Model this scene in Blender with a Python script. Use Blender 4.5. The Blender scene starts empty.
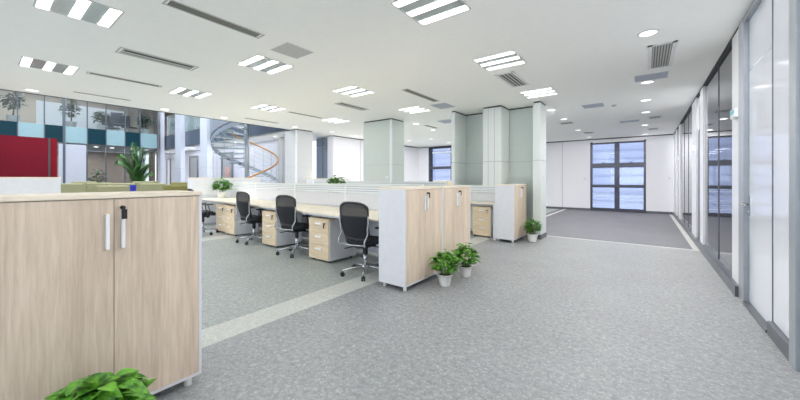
import bpy, bmesh, math, random
from mathutils import Vector, Matrix
PI = math.pi
random.seed(7)
SC = bpy.context.scene
COL = SC.collection
# camera calibration (pixels of an 800x400 frame)
F, YAW, Y0, H = 324.09, 0.64886, 179.8, 1.30
cs, sn = math.cos(YAW), math.sin(YAW)
CEIL = 3.02
K = 1.055
def ray(px):
    u = (px - 400) / F
    return (u * cs - sn, u * sn + cs)
def yw(px, X=0.83):
    d = ray(px); return X * d[1] / d[0]
def xw(px, Y):
    d = ray(px); return Y * d[0] / d[1]

# ------------------------------------------------------------------ materials
MATS = {}
def newmat(name):
    m = bpy.data.materials.new(name); m.use_nodes = True
    nt = m.node_tree; b = nt.nodes['Principled BSDF']
    MATS[name] = m
    return m, nt, b
def srgb(r, g, b):
    f = lambda c: (c / 255 / 12.92) if c / 255 <= 0.04045 else ((c / 255 + 0.055) / 1.055) ** 2.4
    return (f(r), f(g), f(b), 1)
def plain(name, rgb, rough=0.5, metal=0.0, spec=0.5, noise=0.03, scale=12, bump=0.0):
    m, nt, b = newmat(name)
    N = nt.nodes; L = nt.links
    b.inputs['Roughness'].default_value = rough
    b.inputs['Metallic'].default_value = metal
    b.inputs['Specular IOR Level'].default_value = spec
    tc = N.new('ShaderNodeTexCoord'); no = N.new('ShaderNodeTexNoise')
    no.inputs['Scale'].default_value = scale; no.inputs['Detail'].default_value = 4
    L.new(tc.outputs['Object'], no.inputs['Vector'])
    rp = N.new('ShaderNodeValToRGB')
    c = srgb(*rgb)
    rp.color_ramp.elements[0].position = 0.3; rp.color_ramp.elements[1].position = 0.7
    rp.color_ramp.elements[0].color = tuple(v * (1 - noise) for v in c[:3]) + (1,)
    rp.color_ramp.elements[1].color = tuple(min(1, v * (1 + noise)) for v in c[:3]) + (1,)
    L.new(no.outputs['Fac'], rp.inputs['Fac']); L.new(rp.outputs['Color'], b.inputs['Base Color'])
    if bump:
        bp = N.new('ShaderNodeBump'); bp.inputs['Strength'].default_value = bump; bp.inputs['Distance'].default_value = 0.002
        L.new(no.outputs['Fac'], bp.inputs['Height']); L.new(bp.outputs['Normal'], b.inputs['Normal'])
    return m
def emis(name, rgb, strength):
    m, nt, b = newmat(name)
    b.inputs['Base Color'].default_value = (0.8, 0.8, 0.8, 1)
    b.inputs['Emission Color'].default_value = rgb + (1,)
    b.inputs['Emission Strength'].default_value = strength
    return m
def wood(name, c0, c1, horizontal=False):
    m, nt, b = newmat(name); N = nt.nodes; L = nt.links
    tc = N.new('ShaderNodeTexCoord'); mp = N.new('ShaderNodeMapping')
    mp.inputs['Scale'].default_value = (2.2, 2.2, 38) if horizontal else (38, 38, 2.2)
    L.new(tc.outputs['Object'], mp.inputs['Vector'])
    n1 = N.new('ShaderNodeTexNoise'); n1.inputs['Scale'].default_value = 1.6; n1.inputs['Detail'].default_value = 7; n1.inputs['Roughness'].default_value = 0.65
    n1.inputs['Distortion'].default_value = 0.4
    L.new(mp.outputs['Vector'], n1.inputs['Vector'])
    mp2 = N.new('ShaderNodeMapping'); mp2.inputs['Scale'].default_value = (1, 1, 7) if horizontal else (7, 7, .5)
    L.new(tc.outputs['Object'], mp2.inputs['Vector'])
    n2 = N.new('ShaderNodeTexNoise'); n2.inputs['Scale'].default_value = 1.0; n2.inputs['Detail'].default_value = 2
    L.new(mp2.outputs['Vector'], n2.inputs['Vector'])
    mx = N.new('ShaderNodeMath'); mx.operation = 'MULTIPLY_ADD'; mx.inputs[1].default_value = 0.6
    L.new(n1.outputs['Fac'], mx.inputs[0]); 
    m2 = N.new('ShaderNodeMath'); m2.operation = 'MULTIPLY'; m2.inputs[1].default_value = 0.4
    L.new(n2.outputs['Fac'], m2.inputs[0]); L.new(m2.outputs[0], mx.inputs[2])
    rp = N.new('ShaderNodeValToRGB')
    rp.color_ramp.elements[0].position = 0.36; rp.color_ramp.elements[0].color = srgb(*c0)
    rp.color_ramp.elements[1].position = 0.62; rp.color_ramp.elements[1].color = srgb(*c1)
    L.new(mx.outputs[0], rp.inputs['Fac']); L.new(rp.outputs['Color'], b.inputs['Base Color'])
    b.inputs['Roughness'].default_value = 0.45
    return m
def floor_mat(name, base, dark, light, rough=0.42, fine=1.0):
    m, nt, b = newmat(name); N = nt.nodes; L = nt.links
    tc = N.new('ShaderNodeTexCoord')
    n1 = N.new('ShaderNodeTexNoise'); n1.inputs['Scale'].default_value = 24 * fine; n1.inputs['Detail'].default_value = 9; n1.inputs['Roughness'].default_value = 0.75; n1.inputs['Distortion'].default_value = 0.3
    n2 = N.new('ShaderNodeTexNoise'); n2.inputs['Scale'].default_value = 48 * fine; n2.inputs['Detail'].default_value = 5; n2.inputs['Distortion'].default_value = 1.5
    n3 = N.new('ShaderNodeTexNoise'); n3.inputs['Scale'].default_value = 1.6; n3.inputs['Detail'].default_value = 3
    for n in (n1, n2, n3): L.new(tc.outputs['Object'], n.inputs['Vector'])
    rp = N.new('ShaderNodeValToRGB'); e = rp.color_ramp.elements
    e[0].position = 0.30; e[0].color = srgb(*dark); e[1].position = 0.72; e[1].color = srgb(*light)
    k = rp.color_ramp.elements.new(0.5); k.color = srgb(*base)
    L.new(n1.outputs['Fac'], rp.inputs['Fac'])
    r2 = N.new('ShaderNodeValToRGB'); r2.color_ramp.elements[0].position = 0.57; r2.color_ramp.elements[0].color = (0, 0, 0, 1)
    r2.color_ramp.elements[1].position = 0.64; r2.color_ramp.elements[1].color = (1, 1, 1, 1)
    L.new(n2.outputs['Fac'], r2.inputs['Fac'])
    mx = N.new('ShaderNodeMixRGB'); mx.inputs['Color2'].default_value = srgb(*[min(255, c + 22) for c in light])
    ml = N.new('ShaderNodeMath'); ml.operation = 'MULTIPLY'; ml.inputs[1].default_value = 0.7
    L.new(r2.outputs['Color'], ml.inputs[0]); L.new(ml.outputs[0], mx.inputs['Fac']); L.new(rp.outputs['Color'], mx.inputs['Color1'])
    r3 = N.new('ShaderNodeValToRGB'); r3.color_ramp.elements[0].position = 0.35; r3.color_ramp.elements[0].color = (.9, .9, .9, 1)
    r3.color_ramp.elements[1].position = 0.65; r3.color_ramp.elements[1].color = (1, 1, 1, 1)
    L.new(n3.outputs['Fac'], r3.inputs['Fac'])
    mm = N.new('ShaderNodeMixRGB'); mm.blend_type = 'MULTIPLY'; mm.inputs['Fac'].default_value = 1
    L.new(mx.outputs['Color'], mm.inputs['Color1']); L.new(r3.outputs['Color'], mm.inputs['Color2'])
    L.new(mm.outputs['Color'], b.inputs['Base Color'])
    b.inputs['Roughness'].default_value = rough
    b.inputs['Specular IOR Level'].default_value = 0.35
    return m
def glass(name, tint=(1, 1, 1), fac=0.1, rough=0.02, trans=1.0, body=None, body_fac=0.0):
    """thin glazing: transparent, partly glossy, optionally with a tinted body"""
    m = bpy.data.materials.new(name); m.use_nodes = True; nt = m.node_tree; N = nt.nodes; L = nt.links
    N.remove(N['Principled BSDF']); out = N['Material Output']
    t = N.new('ShaderNodeBsdfTransparent'); t.inputs['Color'].default_value = tint + (1,)
    cur = t.outputs[0]
    if body:
        d = N.new('ShaderNodeBsdfDiffuse'); d.inputs['Color'].default_value = srgb(*body)
        a = N.new('ShaderNodeMixShader'); a.inputs[0].default_value = body_fac
        L.new(cur, a.inputs[1]); L.new(d.outputs[0], a.inputs[2]); cur = a.outputs[0]
    g = N.new('ShaderNodeBsdfGlossy'); g.inputs['Roughness'].default_value = rough
    fr = N.new('ShaderNodeFresnel'); fr.inputs['IOR'].default_value = 1.5
    ad = N.new('ShaderNodeMath'); ad.operation = 'ADD'; ad.use_clamp = True; ad.inputs[1].default_value = fac
    L.new(fr.outputs[0], ad.inputs[0])
    mx = N.new('ShaderNodeMixShader'); L.new(ad.outputs[0], mx.inputs[0]); L.new(cur, mx.inputs[1]); L.new(g.outputs[0], mx.inputs[2])
    L.new(mx.outputs[0], out.inputs['Surface'])
    MATS[name] = m
    return m

M = MATS
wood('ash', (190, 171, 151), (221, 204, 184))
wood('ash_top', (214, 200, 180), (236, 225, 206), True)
wood('desk_top', (222, 212, 192), (240, 232, 214), True)
wood('ped_wood', (196, 176, 146), (222, 204, 174), True)
wood('brown_wood', (110, 84, 68), (140, 108, 86))
plain('white_lam', (216, 217, 221), 0.35)
plain('screen_white', (192, 194, 198), 0.4)
plain('grey_side', (196, 198, 206), 0.4)
plain('white_pot', (225, 225, 222), 0.3)
plain('soil', (60, 45, 32), 0.9, noise=0.3, scale=60)
plain('ceiling_paint', (244, 244, 241), 0.85, spec=0.2, noise=0.01)
plain('wall_white', (228, 228, 233), 0.5, noise=0.01)
plain('wall_green', (188, 197, 192), 0.45, noise=0.015)
plain('wall_green_light', (210, 216, 213), 0.45, noise=0.01)
plain('column_paint', (182, 185, 187), 0.45, noise=0.01)
plain('column_blue', (196, 202, 216), 0.4, noise=0.01)
plain('white_panel', (220, 224, 232), 0.12, spec=0.6, noise=0.01)
plain('frame_grey', (150, 156, 162), 0.35, metal=0.3)
plain('frame_white', (222, 224, 228), 0.3)
plain('baseboard_grey', (86, 89, 96), 0.45)
plain('base_metal', (92, 96, 102), 0.35, metal=0.5)
plain('joint_dark', (60, 62, 66), 0.7)
plain('seam', (176, 178, 184), 0.6)
plain('navy_frame', (58, 61, 74), 0.4)
plain('navy_band', (70, 82, 100), 0.3)
plain('teal_panel', (2, 46, 58), 0.35, spec=.2)
plain('aqua_panel', (132, 162, 170), 0.3)
plain('mullion', (74, 84, 96), 0.4)
plain('slot_dark', (112, 112, 104), 0.7)
plain('slot_black', (52, 52, 50), 0.7)
plain('vent_grey', (182, 182, 180), 0.6)
plain('vent_blue', (166, 172, 186), 0.5)
plain('reflector', (172, 180, 179), 0.25, metal=0.4)
plain('fixture_white', (225, 226, 226), 0.4)
plain('chrome', (205, 207, 210), 0.15, metal=0.9, noise=0.01)
plain('steel', (176, 182, 188), 0.3, metal=0.6, noise=0.01)
plain('steel_paint', (138, 148, 160), 0.4)
plain('black_plastic', (26, 27, 30), 0.45)
plain('black_fabric', (25, 28, 34), 0.85, noise=0.2, scale=200)
plain('handle_metal', (236, 237, 240), 0.35)
plain('amber', (164, 112, 44), 0.35)
plain('red_panel', (94, 20, 34), 0.8, spec=.08, noise=0.05, scale=3)
plain('red_edge', (104, 20, 32), 0.8, spec=.08)
plain('olive', (142, 142, 108), 0.8, noise=0.06, scale=30)
plain('olive_dark', (118, 114, 64), 0.8, noise=0.06, scale=30)
plain('blue_plastic', (40, 48, 170), 0.4)
plain('interior_grey', (150, 150, 152), 0.7)
plain('interior_brown', (168, 148, 138), 0.7)
plain('dark_door', (118, 130, 142), 0.35)
plain('dark_grey', (84, 88, 96), 0.4)
plain('curtain', (176, 180, 192), .8)
plain('poster', (196, 158, 146), 0.6, noise=0.4, scale=6)
plain('teal_sign', (60, 160, 170), 0.4)
plain('stem', (86, 110, 48), 0.6)
plain('bark', (92, 72, 52), 0.8, noise=0.2)
plain('ext_blue', (160, 166, 186), 0.7, noise=0.02, scale=.5)
plain('ext_line', (150, 156, 177), 0.7)
plain('rail_white', (226, 226, 230), 0.3)
plain('louvre', (216, 221, 218), 0.35, noise=0.01)
plain('carpet_dark', (118, 118, 124), 0.9)
emis('tube', (1.0, 0.99, 0.97), 26.0)
emis('lens', (1.0, 0.98, 0.97), 26.0)
emis('far_light', (1.0, 0.98, 0.95), 6.0)
floor_mat('floor_aisle', (137, 139, 140), (106, 109, 110), (161, 163, 164))
floor_mat('floor_office', (150, 156, 153), (126, 133, 130), (178, 183, 179), rough=0.5)
floor_mat('floor_corridor', (98, 98, 104), (86, 86, 92), (110, 110, 116), rough=0.6)
floor_mat('floor_strip', (190, 192, 186), (178, 180, 174), (204, 206, 201))
glass('clear_glass', (0.82, 0.87, 0.88), 0.0)
glass('tint_glass', (0.5, 0.53, 0.56), 0.12, body=(92, 96, 104), body_fac=0.45)
glass('stair_glass', (0.85, 0.94, 0.95), 0.1, body=(170, 196, 200), body_fac=0.5)
glass('window_glass', (0.9, 0.94, 1.0), 0.03)

def leaf_mat(name, a, b_):
    m, nt, b = newmat(name); N = nt.nodes; L = nt.links
    tc = N.new('ShaderNodeTexCoord'); no = N.new('ShaderNodeTexNoise'); no.inputs['Scale'].default_value = 22; no.inputs['Detail'].default_value = 2
    L.new(tc.outputs['Object'], no.inputs['Vector'])
    rp = N.new('ShaderNodeValToRGB'); rp.color_ramp.elements[0].position = .35; rp.color_ramp.elements[1].position = .65
    rp.color_ramp.elements[0].color = srgb(*a); rp.color_ramp.elements[1].color = srgb(*b_)
    L.new(no.outputs['Fac'], rp.inputs['Fac']); L.new(rp.outputs['Color'], b.inputs['Base Color'])
    b.inputs['Roughness'].default_value = 0.4
    b.inputs['Subsurface Weight'].default_value = 0.0
    return m
leaf_mat('leaf', (32, 88, 20), (104, 168, 48))
leaf_mat('leaf_deep', (40, 84, 44), (84, 132, 70))
leaf_mat('leaf_palm', (40, 84, 40), (84, 136, 64))
leaf_mat('leaf_far', (46, 78, 56), (104, 132, 98))
# chair mesh net: half open woven net
m = bpy.data.materials.new('net'); m.use_nodes = True; nt = m.node_tree
b = nt.nodes['Principled BSDF']; b.inputs['Base Color'].default_value = srgb(52, 52, 54); b.inputs['Roughness'].default_value = .7
t = nt.nodes.new('ShaderNodeBsdfTransparent'); mx = nt.nodes.new('ShaderNodeMixShader'); mx.inputs[0].default_value = .78
nt.links.new(t.outputs[0], mx.inputs[1]); nt.links.new(b.outputs[0], mx.inputs[2]); nt.links.new(mx.outputs[0], nt.nodes['Material Output'].inputs['Surface'])
MATS['net'] = m

# ------------------------------------------------------------------ mesh helpers
class MB:
    def __init__(s): s.v = []; s.f = []
    def box(s, x0, x1, y0, y1, z0, z1, mat=None):
        i = len(s.v)
        P = [Vector((x, y, z)) for z in (z0, z1) for y in (y0, y1) for x in (x0, x1)]
        if mat: P = [mat @ p for p in P]
        s.v += P
        for q in ((0, 2, 3, 1), (4, 5, 7, 6), (0, 1, 5, 4), (2, 6, 7, 3), (0, 4, 6, 2), (1, 3, 7, 5)):
            s.f.append([i + k for k in q])
        return s
    def tube(s, pts, r, n=8, cap=True):
        pts = [Vector(p) for p in pts]
        i0 = len(s.v); prev = None
        rr = r if isinstance(r, (list, tuple)) else [r] * len(pts)
        for k, p in enumerate(pts):
            d = (pts[min(k + 1, len(pts) - 1)] - pts[max(k - 1, 0)]).normalized()
            if prev is None:
                a = Vector((0, 0, 1)) if abs(d.z) < .9 else Vector((1, 0, 0))
                u = d.cross(a).normalized()
            else:
                u = (prev - d * prev.dot(d)).normalized()
            prev = u; w = d.cross(u)
            for j in range(n):
                a = 2 * PI * j / n
                s.v.append(p + (u * math.cos(a) + w * math.sin(a)) * rr[k])
        for k in range(len(pts) - 1):
            for j in range(n):
                a = i0 + k * n + j; b = i0 + k * n + (j + 1) % n
                s.f.append([a, b, b + n, a + n])
        if cap:
            s.f.append([i0 + j for j in range(n)][::-1]); s.f.append([i0 + (len(pts) - 1) * n + j for j in range(n)])
        return s
    def lathe(s, prof, n=20, c=(0, 0, 0)):
        i0 = len(s.v)
        for r, z in prof:
            for j in range(n):
                a = 2 * PI * j / n
                s.v.append(Vector((c[0] + r * math.cos(a), c[1] + r * math.sin(a), c[2] + z)))
        for k in range(len(prof) - 1):
            for j in range(n):
                a = i0 + k * n + j; b = i0 + k * n + (j + 1) % n
                s.f.append([a, b, b + n, a + n])
        s.f.append([i0 + j for j in range(n)][::-1]); s.f.append([i0 + (len(prof) - 1) * n + j for j in range(n)])
        return s
    def poly_prism(s, pts, z0, z1):
        i = len(s.v); n = len(pts)
        s.v += [Vector((x, y, z0)) for x, y in pts] + [Vector((x, y, z1)) for x, y in pts]
        s.f.append([i + k for k in range(n)][::-1]); s.f.append([i + n + k for k in range(n)])
        for k in range(n): s.f.append([i + k, i + (k + 1) % n, i + n + (k + 1) % n, i + n + k])
        return s
    def build(s, name, mat, parent=None, bevel=0.0, smooth=False, subsurf=0):
        me = bpy.data.meshes.new(name); me.from_pydata([tuple(v) for v in s.v], [], s.f); me.update()
        bm = bmesh.new(); bm.from_mesh(me); bmesh.ops.recalc_face_normals(bm, faces=bm.faces); bm.to_mesh(me); bm.free()
        me.materials.append(MATS[mat])
        if smooth:
            for p in me.polygons: p.use_smooth = True
        o = bpy.data.objects.new(name, me); COL.objects.link(o)
        if parent: o.parent = parent
        if bevel:
            b = o.modifiers.new('b', 'BEVEL'); b.width = bevel; b.segments = 2; b.limit_method = 'ANGLE'
        if subsurf:
            b = o.modifiers.new('s', 'SUBSURF'); b.levels = subsurf; b.render_levels = subsurf
        return o
def box(name, mat, x0, x1, y0, y1, z0, z1, parent=None, bevel=0.0):
    # local origin at the base centre for top level meshes so that texture space follows the thing
    return MB().box(x0, x1, y0, y1, z0, z1).build(name, mat, parent, bevel)
def thing(name, label, cat, loc=(0, 0, 0), rz=0, group=None):
    o = bpy.data.objects.new(name, None); COL.objects.link(o); o.empty_display_size = .1
    o.location = loc; o.rotation_euler = (0, 0, rz); tag(o, label, cat, group); return o
def tag(o, label, cat, group=None):
    o['label'] = label; o['category'] = cat
    if group: o['group'] = group
    return o
def struct(o): o['kind'] = 'structure'; return o
def dup(root, loc, rz, label, group=None):
    r = root.copy(); COL.objects.link(r); r.location = loc; r.rotation_euler = (0, 0, rz); r['label'] = label
    if group: r['group'] = group
    for ch in list(root.children):
        c = ch.copy(); COL.objects.link(c); c.parent = r
        for g in list(ch.children):
            d = g.copy(); COL.objects.link(d); d.parent = c
    return r

# ================================================================== THE SETTING
ATR = -9.72          # office / atrium edge
YN, YF = -5.0, 15.85
WX = 0.83
# floors
struct(box('floor', 'floor_aisle', -2.73, 0.9, YN, 8.0, -.1, 0))
struct(box('floor', 'floor_office', -11.0, -3.06, YN, YF, -.1, 0))
struct(box('floor', 'floor_corridor', -2.73, 0.70, 8.11, YF, -.1, 0))
struct(box('floor', 'floor_corridor', -3.06, -2.73, 8.11, YF, -.1, -.0005))
struct(box('floor', 'floor_aisle', -28, -11.0, YN - 4, 14.6, -.1, 0))
struct(box('trim_1', 'floor_strip', -3.06, -2.73, YN, 8.0, -.1, .001))
struct(box('trim_2', 'floor_strip', -2.73, 0.83, 8.0, 8.11, -.1, .001))
struct(box('trim_3', 'floor_strip', 0.70, 0.83, 8.11, YF, -.1, .001))
struct(box('trim_4', 'floor_strip', -7.95, -7.48, YN, 6.0, 0.0, .002))
struct(box('trim_5', 'floor_strip', -2.90, -2.78, 8.11, YF, -.0004, .002))
struct(box('floor', 'carpet_dark', 0.9, 4.2, YN, YF, -.1, 0))
# ceiling
struct(box('ceiling', 'ceiling_paint', ATR, 4.2, YN, YF + .1, CEIL, CEIL + .35))
struct(box('ceiling', 'ceiling_paint', -28, ATR, 6.95, 9.3, 3.04, 3.08))
struct(box('trim_6', 'joint_dark', ATR - .02, ATR, YN, 6.6, CEIL - .012, CEIL + .36))
# window far
def window(nm, x0, x1, Y, z0, z1, bars, mull, depth=.16, rails=True):
    w = bpy.data.objects.new(nm, None); COL.objects.link(w); w.location = ((x0 + x1) / 2, Y, z0); w['kind'] = 'structure'
    W = (x1 - x0) / 2; Hh = z1 - z0; t = .075
    f = MB(); f.box(-W, -W + t, 0, depth, 0, Hh).box(W - t, W, 0, depth, 0, Hh).box(-W, W, 0, depth, Hh - .09, Hh).box(-W, W, -.02, depth, 0, .13)
    f.build('window_frame', 'navy_frame', w)
    for b0, b1, pr in bars:
        box('transom_bar', 'navy_frame', -W + t, W - t, -pr, depth, b0, b1, w)
    if mull: box('mullion', 'navy_frame', -.085, .085, .01, depth, .13, Hh - .09, w)
    box('pane', 'window_glass', -W + t, W - t, depth - .03, depth - .02, .13, Hh - .09, w)
    if rails:
        for k in range(5):
            MB().tube([(-W + t, .05, .24 + k * .16), (W - t, .05, .24 + k * .16)], .010, 6).build('guard_rail', 'rail_white', w)
        for sx in (-1, 1):
            MB().box(sx * W * .5 - .05, sx * W * .5 + .05, -.035, -.0, 2.0, 2.03).build('window_handle', 'dark_grey', w)
    return w
# walls
struct(box('wall_back', 'wall_white', -28, ATR, YN - .2, YN, 0, 9))
struct(box('wall_back', 'wall_white', ATR, 4.2, YN - .2, YN, 0, .5))
struct(box('wall_back', 'wall_white', ATR, 4.2, YN - .2, YN, 2.9, 9))
window('added_window', ATR, WX + 3.3, YN - .15, .5, 2.9, ((1.2, 1.26, 0),), True, rails=False)  # unseen window behind the camera, added to go with the fill lamp there
struct(box('wall_right', 'interior_grey', 4.2, 4.4, YN, YF, 0, CEIL))
# far wall right (faces the camera), with window opening
FY = 15.85
wx0, wx1 = xw(590.2, FY), xw(646, FY)
def far_panel(x0, x1, nm='wall_far'):
    return struct(box(nm, 'wall_white', x0, x1, FY, FY + .25, 0.1, CEIL - .03))
struct(box('wall_far', 'wall_white', -5.0, wx0, FY, FY + .25, 0.0, CEIL))
struct(box('wall_far', 'wall_white', wx1, 4.2, FY, FY + .25, 0.0, CEIL))
struct(box('wall_far', 'wall_white', wx0, wx1, FY, FY + .25, 2.88, CEIL))
struct(box('trim_7', 'joint_dark', -5.0, wx0, FY - .02, FY, CEIL - .035, CEIL))
struct(box('trim_8', 'joint_dark', wx0, WX, FY - .02, FY, CEIL - .035, CEIL))
struct(box('baseboard_far', 'baseboard_grey', -5.0, wx0, FY - .02, FY, 0, .09))
struct(box('baseboard_far', 'baseboard_grey', wx1, WX, FY - .02, FY, 0, .09))
for i, px in enumerate((562.5,)):
    struct(box('trim_9', 'seam', xw(px, FY) - .01, xw(px, FY) + .01, FY - .006, FY, .09, CEIL - .04))
window('window_1', wx0, wx1, FY, 0.0, 2.88, ((.98, 1.10, .05), (1.80, 1.99, 0)), True)
# light valance over window
tag(box('valance_light', 'fixture_white', wx0 + .1, wx1 - .05, FY - .10, FY - .03, 2.84, 2.89), 'white valance strip fixed across the top of the tall corridor window', 'valance')

# mid far wall left + window 2 (seen between the columns)
LY = 14.4
lx = -9.65
a0, a1 = xw(428.6, LY), xw(430, LY)
b0, b1 = a0, xw(452, LY)
struct(box('wall_far_left', 'wall_white', lx - .3, a0, LY, LY + .3, 0, CEIL))
struct(box('wall_far_left', 'wall_white', b1, -4.9, LY, LY + .3, 0, CEIL))
window('window_2', a0, b1, LY, 0.9, 3.0, ((.95, 1.08, 0),), False, depth=.3, rails=False)
struct(box('wall_far_left', 'wall_white', b0, b1, LY, LY + .3, 0, .9))
tag(box('window_headlight', 'fixture_white', a0 + .25, b1, LY - .06, LY - .01, 2.66, 2.72), 'slim white bar under the head of the window seen between the two green-grey columns', 'bar')
struct(box('wall_far_side', 'wall_white', -5.0, -4.9, LY, FY + .25, 0, CEIL))
struct(box('trim_10', 'joint_dark', lx, a0, LY - .02, LY, CEIL - .03, CEIL))
# long white wall along Y beyond the recess
struct(box('wall_left', 'wall_white', lx - .3, lx, 8.45, LY, 0, CEIL))
struct(box('trim_11', 'joint_dark', lx, lx + .02, 8.45, LY, CEIL - .03, CEIL))
struct(box('trim_12', 'seam', lx, lx + .008, 9.93, 9.95, .09, CEIL - .04))
struct(box('trim_12', 'seam', lx, lx + .008, 11.5, 11.52, .09, CEIL - .04))
struct(box('wall_recess', 'wall_white', -10.9, lx - .32, 8.62, 8.8, 0, 3.08))
struct(box('wall_recess', 'grey_side', -9.96, lx, 8.42, 8.449, 0, CEIL))
struct(box('door_1', 'dark_door', -10.82, -9.98, 8.56, 8.62, 0, 2.62))
struct(box('trim_13', 'dark_door', -10.82, -9.98, 8.56, 8.62, 2.64, 3.0))
struct(box('trim_13', 'dark_grey', -10.41, -10.39, 8.545, 8.56, 0, 3.0))
# outside, seen through the windows: pale blue building with floor lines
ob = thing('outside_building', 'pale blue building face with thin horizontal lines outside the far windows', 'building', (0, 19, 0))
box('facade', 'ext_blue', -16, 8, 0, 1, -1, 8, ob)
for k in range(16): box('facade_line', 'ext_line', -16, 8, -.04, 0, -.2 + k * .42, -.17 + k * .42, ob)

# ------------------------------------------------ green-grey wall group, columns
def ck(v): return v * K
def column(label, x0, x1, y0, y1, mat='column_paint', seam=1.73, side='grey', z1=CEIL, base=True, group=None, joint=True, edge=True):
    c = thing('column', label, 'column', ((x0 + x1) / 2, (y0 + y1) / 2, 0), 0, group)
    w, d = (x1 - x0) / 2, (y1 - y0) / 2
    box('cladding', mat, -w, w, -d, d, .1 if base else 0, seam - .008, c)
    box('cladding', mat, -w, w, -d, d, seam + .008, z1 - (.035 if joint else 0), c)
    box('joint', 'seam', -w + .01, w - .01, -d + .01, d - .01, seam - .008, seam + .008, c)
    if joint: box('shadow_gap', 'joint_dark', -w + .012, w - .012, -d + .012, d - .012, z1 - .035, z1, c)
    if base: box('plinth', 'baseboard_grey', -w - .008, w + .008, -d - .008, d + .008, 0, .1, c)
    if edge:
        box('corner_strip', 'frame_white', w - .06, w + .004, -d - .004, -d + .03, .1, z1 - .04, c)
    return c
def switch(x, y, z, rz, label, n=1):
    o = MB().box(-.04 * n, .04 * n, -.012, 0, -.045, .045).build('light_switch', 'frame_white', None, .004)
    o.location = (x, y, z); o.rotation_euler = (0, 0, rz)
    r = MB().box(-.02, .02, -.016, -.012, -.03, .03).build('rocker', 'grey_side', o)
    return tag(o, label, 'switch')
# column A
cA = column('broad pale green-grey square column behind the desks, with a switch on its front', ck(-6.35), ck(-5.34), ck(6.67), ck(7.23), 'wall_green')
switch(ck(-5.5), ck(6.67), 1.36, 0, 'white switch on the broad green-grey column behind the desks')
cB = column('pale grey column at the atrium edge beside the spiral staircase', ck(-9.53), ck(-8.89), ck(6.25), ck(6.88), 'column_paint')
switch(ck(-9.3), ck(6.25), 1.42, 0, 'white switch on the pale column beside the spiral staircase')
# green wall group
gx = [ck(v) for v in (-3.68, -3.59, -2.93, -2.51, -2.0, -1.73)]
gx[4] = -1.985; gx[5] = -1.825
gw = struct(box('wall_middle', 'wall_green', gx[0] + .01, gx[4] - .002, ck(7.47), ck(7.47) + .28, .1, CEIL - .035))
struct(box('trim_14', 'joint_dark', gx[0] + .02, gx[4] - .002, ck(7.47) + .012, ck(7.47) + .27, CEIL - .035, CEIL))
struct(box('baseboard_middle', 'baseboard_grey', gx[0], gx[4] - .01, ck(7.47) - .01, ck(7.47) + .29, 0, .1))
for a_, b_ in ((gx[1], gx[2]), (gx[3], gx[4])):
    struct(box('trim_15', 'seam', a_, b_, ck(7.47) - .004, ck(7.47) + .001, 1.722, 1.738))
column('slim end pilaster at the left of the green-grey wall', gx[0], gx[1], ck(6.87), ck(7.47) + .3, 'wall_green_light', edge=False)
pc = column('wide panelled pilaster in the middle of the green-grey wall', gx[2], gx[3], ck(6.96), ck(7.47) - .012, 'wall_green_light', edge=False)
for dx in (-.09, .06):
    box('panel_seam', 'seam', dx - .006, dx + .006, -(ck(7.47) - .012 - ck(6.96)) / 2 - .004, -(ck(7.47) - .012 - ck(6.96)) / 2 + .002, .1, CEIL - .04, pc)
column('tall free column at the right end of the green-grey wall, by the corridor', gx[4], gx[5], ck(7.08), ck(7.47) + .08, 'wall_green_light', edge=False)
switch(gx[5], ck(7.3), 1.36, PI / 2, 'white switch on the side of the column beside the corridor')
switch(xw(585, FY), FY, 1.36, 0, 'pair of switches on the white wall left of the corridor window', 2)
switch(xw(669.5, FY), FY, 1.36, 0, 'switch on the white wall right of the corridor window', 1)

# ------------------------------------------------ right glazed partition wall
zT = CEIL
# top frame rail
fr = thing('partition_head_rail', 'grey metal head rail running along the top of the glazed corridor wall', 'rail', (WX, 0, CEIL - .04))
box('rail', 'frame_grey', -.01, .08, 2.4, yw(740), -.02, .04, fr)
box('rail', 'joint_dark', -.005, .08, yw(740), FY, .02, .04, fr)
bb = thing('partition_base_rail', 'grey metal base rail along the foot of the glazed corridor wall', 'rail', (0.79, 0, 0))
box('rail', 'base_metal', 0, .12, yw(700) + .0, FY, 0, .10, bb)
box('rail', 'base_metal', 0, .12, yw(740), yw(700), 0, .12, bb)
def post(px0, px1, mat, label, z0=0, z1=CEIL - .02, prot=0.0):
    y0, y1 = yw(px1), yw(px0)
    return tag(MB().box(WX - prot, WX + .11, y0, y1, z0, z1).build('wall_post', mat, None, .003), label, 'post')
def pane(px0, px1, label, mull=(), z0=.10):
    y0, y1 = yw(px1), yw(px0)
    t = thing('glass_partition', label, 'glass partition', (WX, (y0 + y1) / 2, z0))
    Hh = (y1 - y0) / 2
    box('pane', 'tint_glass', .03, .045, -Hh, Hh, 0, CEIL - .02 - z0, t)
    for p in mull:
        y = yw(p) - (y0 + y1) / 2
        box('mullion', 'dark_grey', .022, .06, y - .008, y + .008, 0, CEIL - .02 - z0, t)
    return t
# from near to far
struct(box('wall_right_near', 'white_panel', WX, WX + .11, YN, 2.4, .0, CEIL))
tag(MB().box(WX, WX + .1, 2.4, yw(800.5), .0, CEIL - .06).build('wall_panel', 'white_panel'), 'white glossy wall panel nearest the camera at the right edge', 'wall panel')
post(793, 799.9, 'frame_grey', 'grey metal post at the right edge beside the door panel', prot=.02)
p_ = thing('wall_panel', 'tall narrow white glossy fixed panel right of the corridor door with the lever handle', 'wall panel', (WX, 0, 0))
box('sheet', 'white_panel', .02, .07, yw(792.6), yw(769.6), .115, CEIL - .06, p_)
box('kick_plate', 'baseboard_grey', -.015, .07, yw(792.6), yw(769.6), 0, .11, p_)
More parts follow.
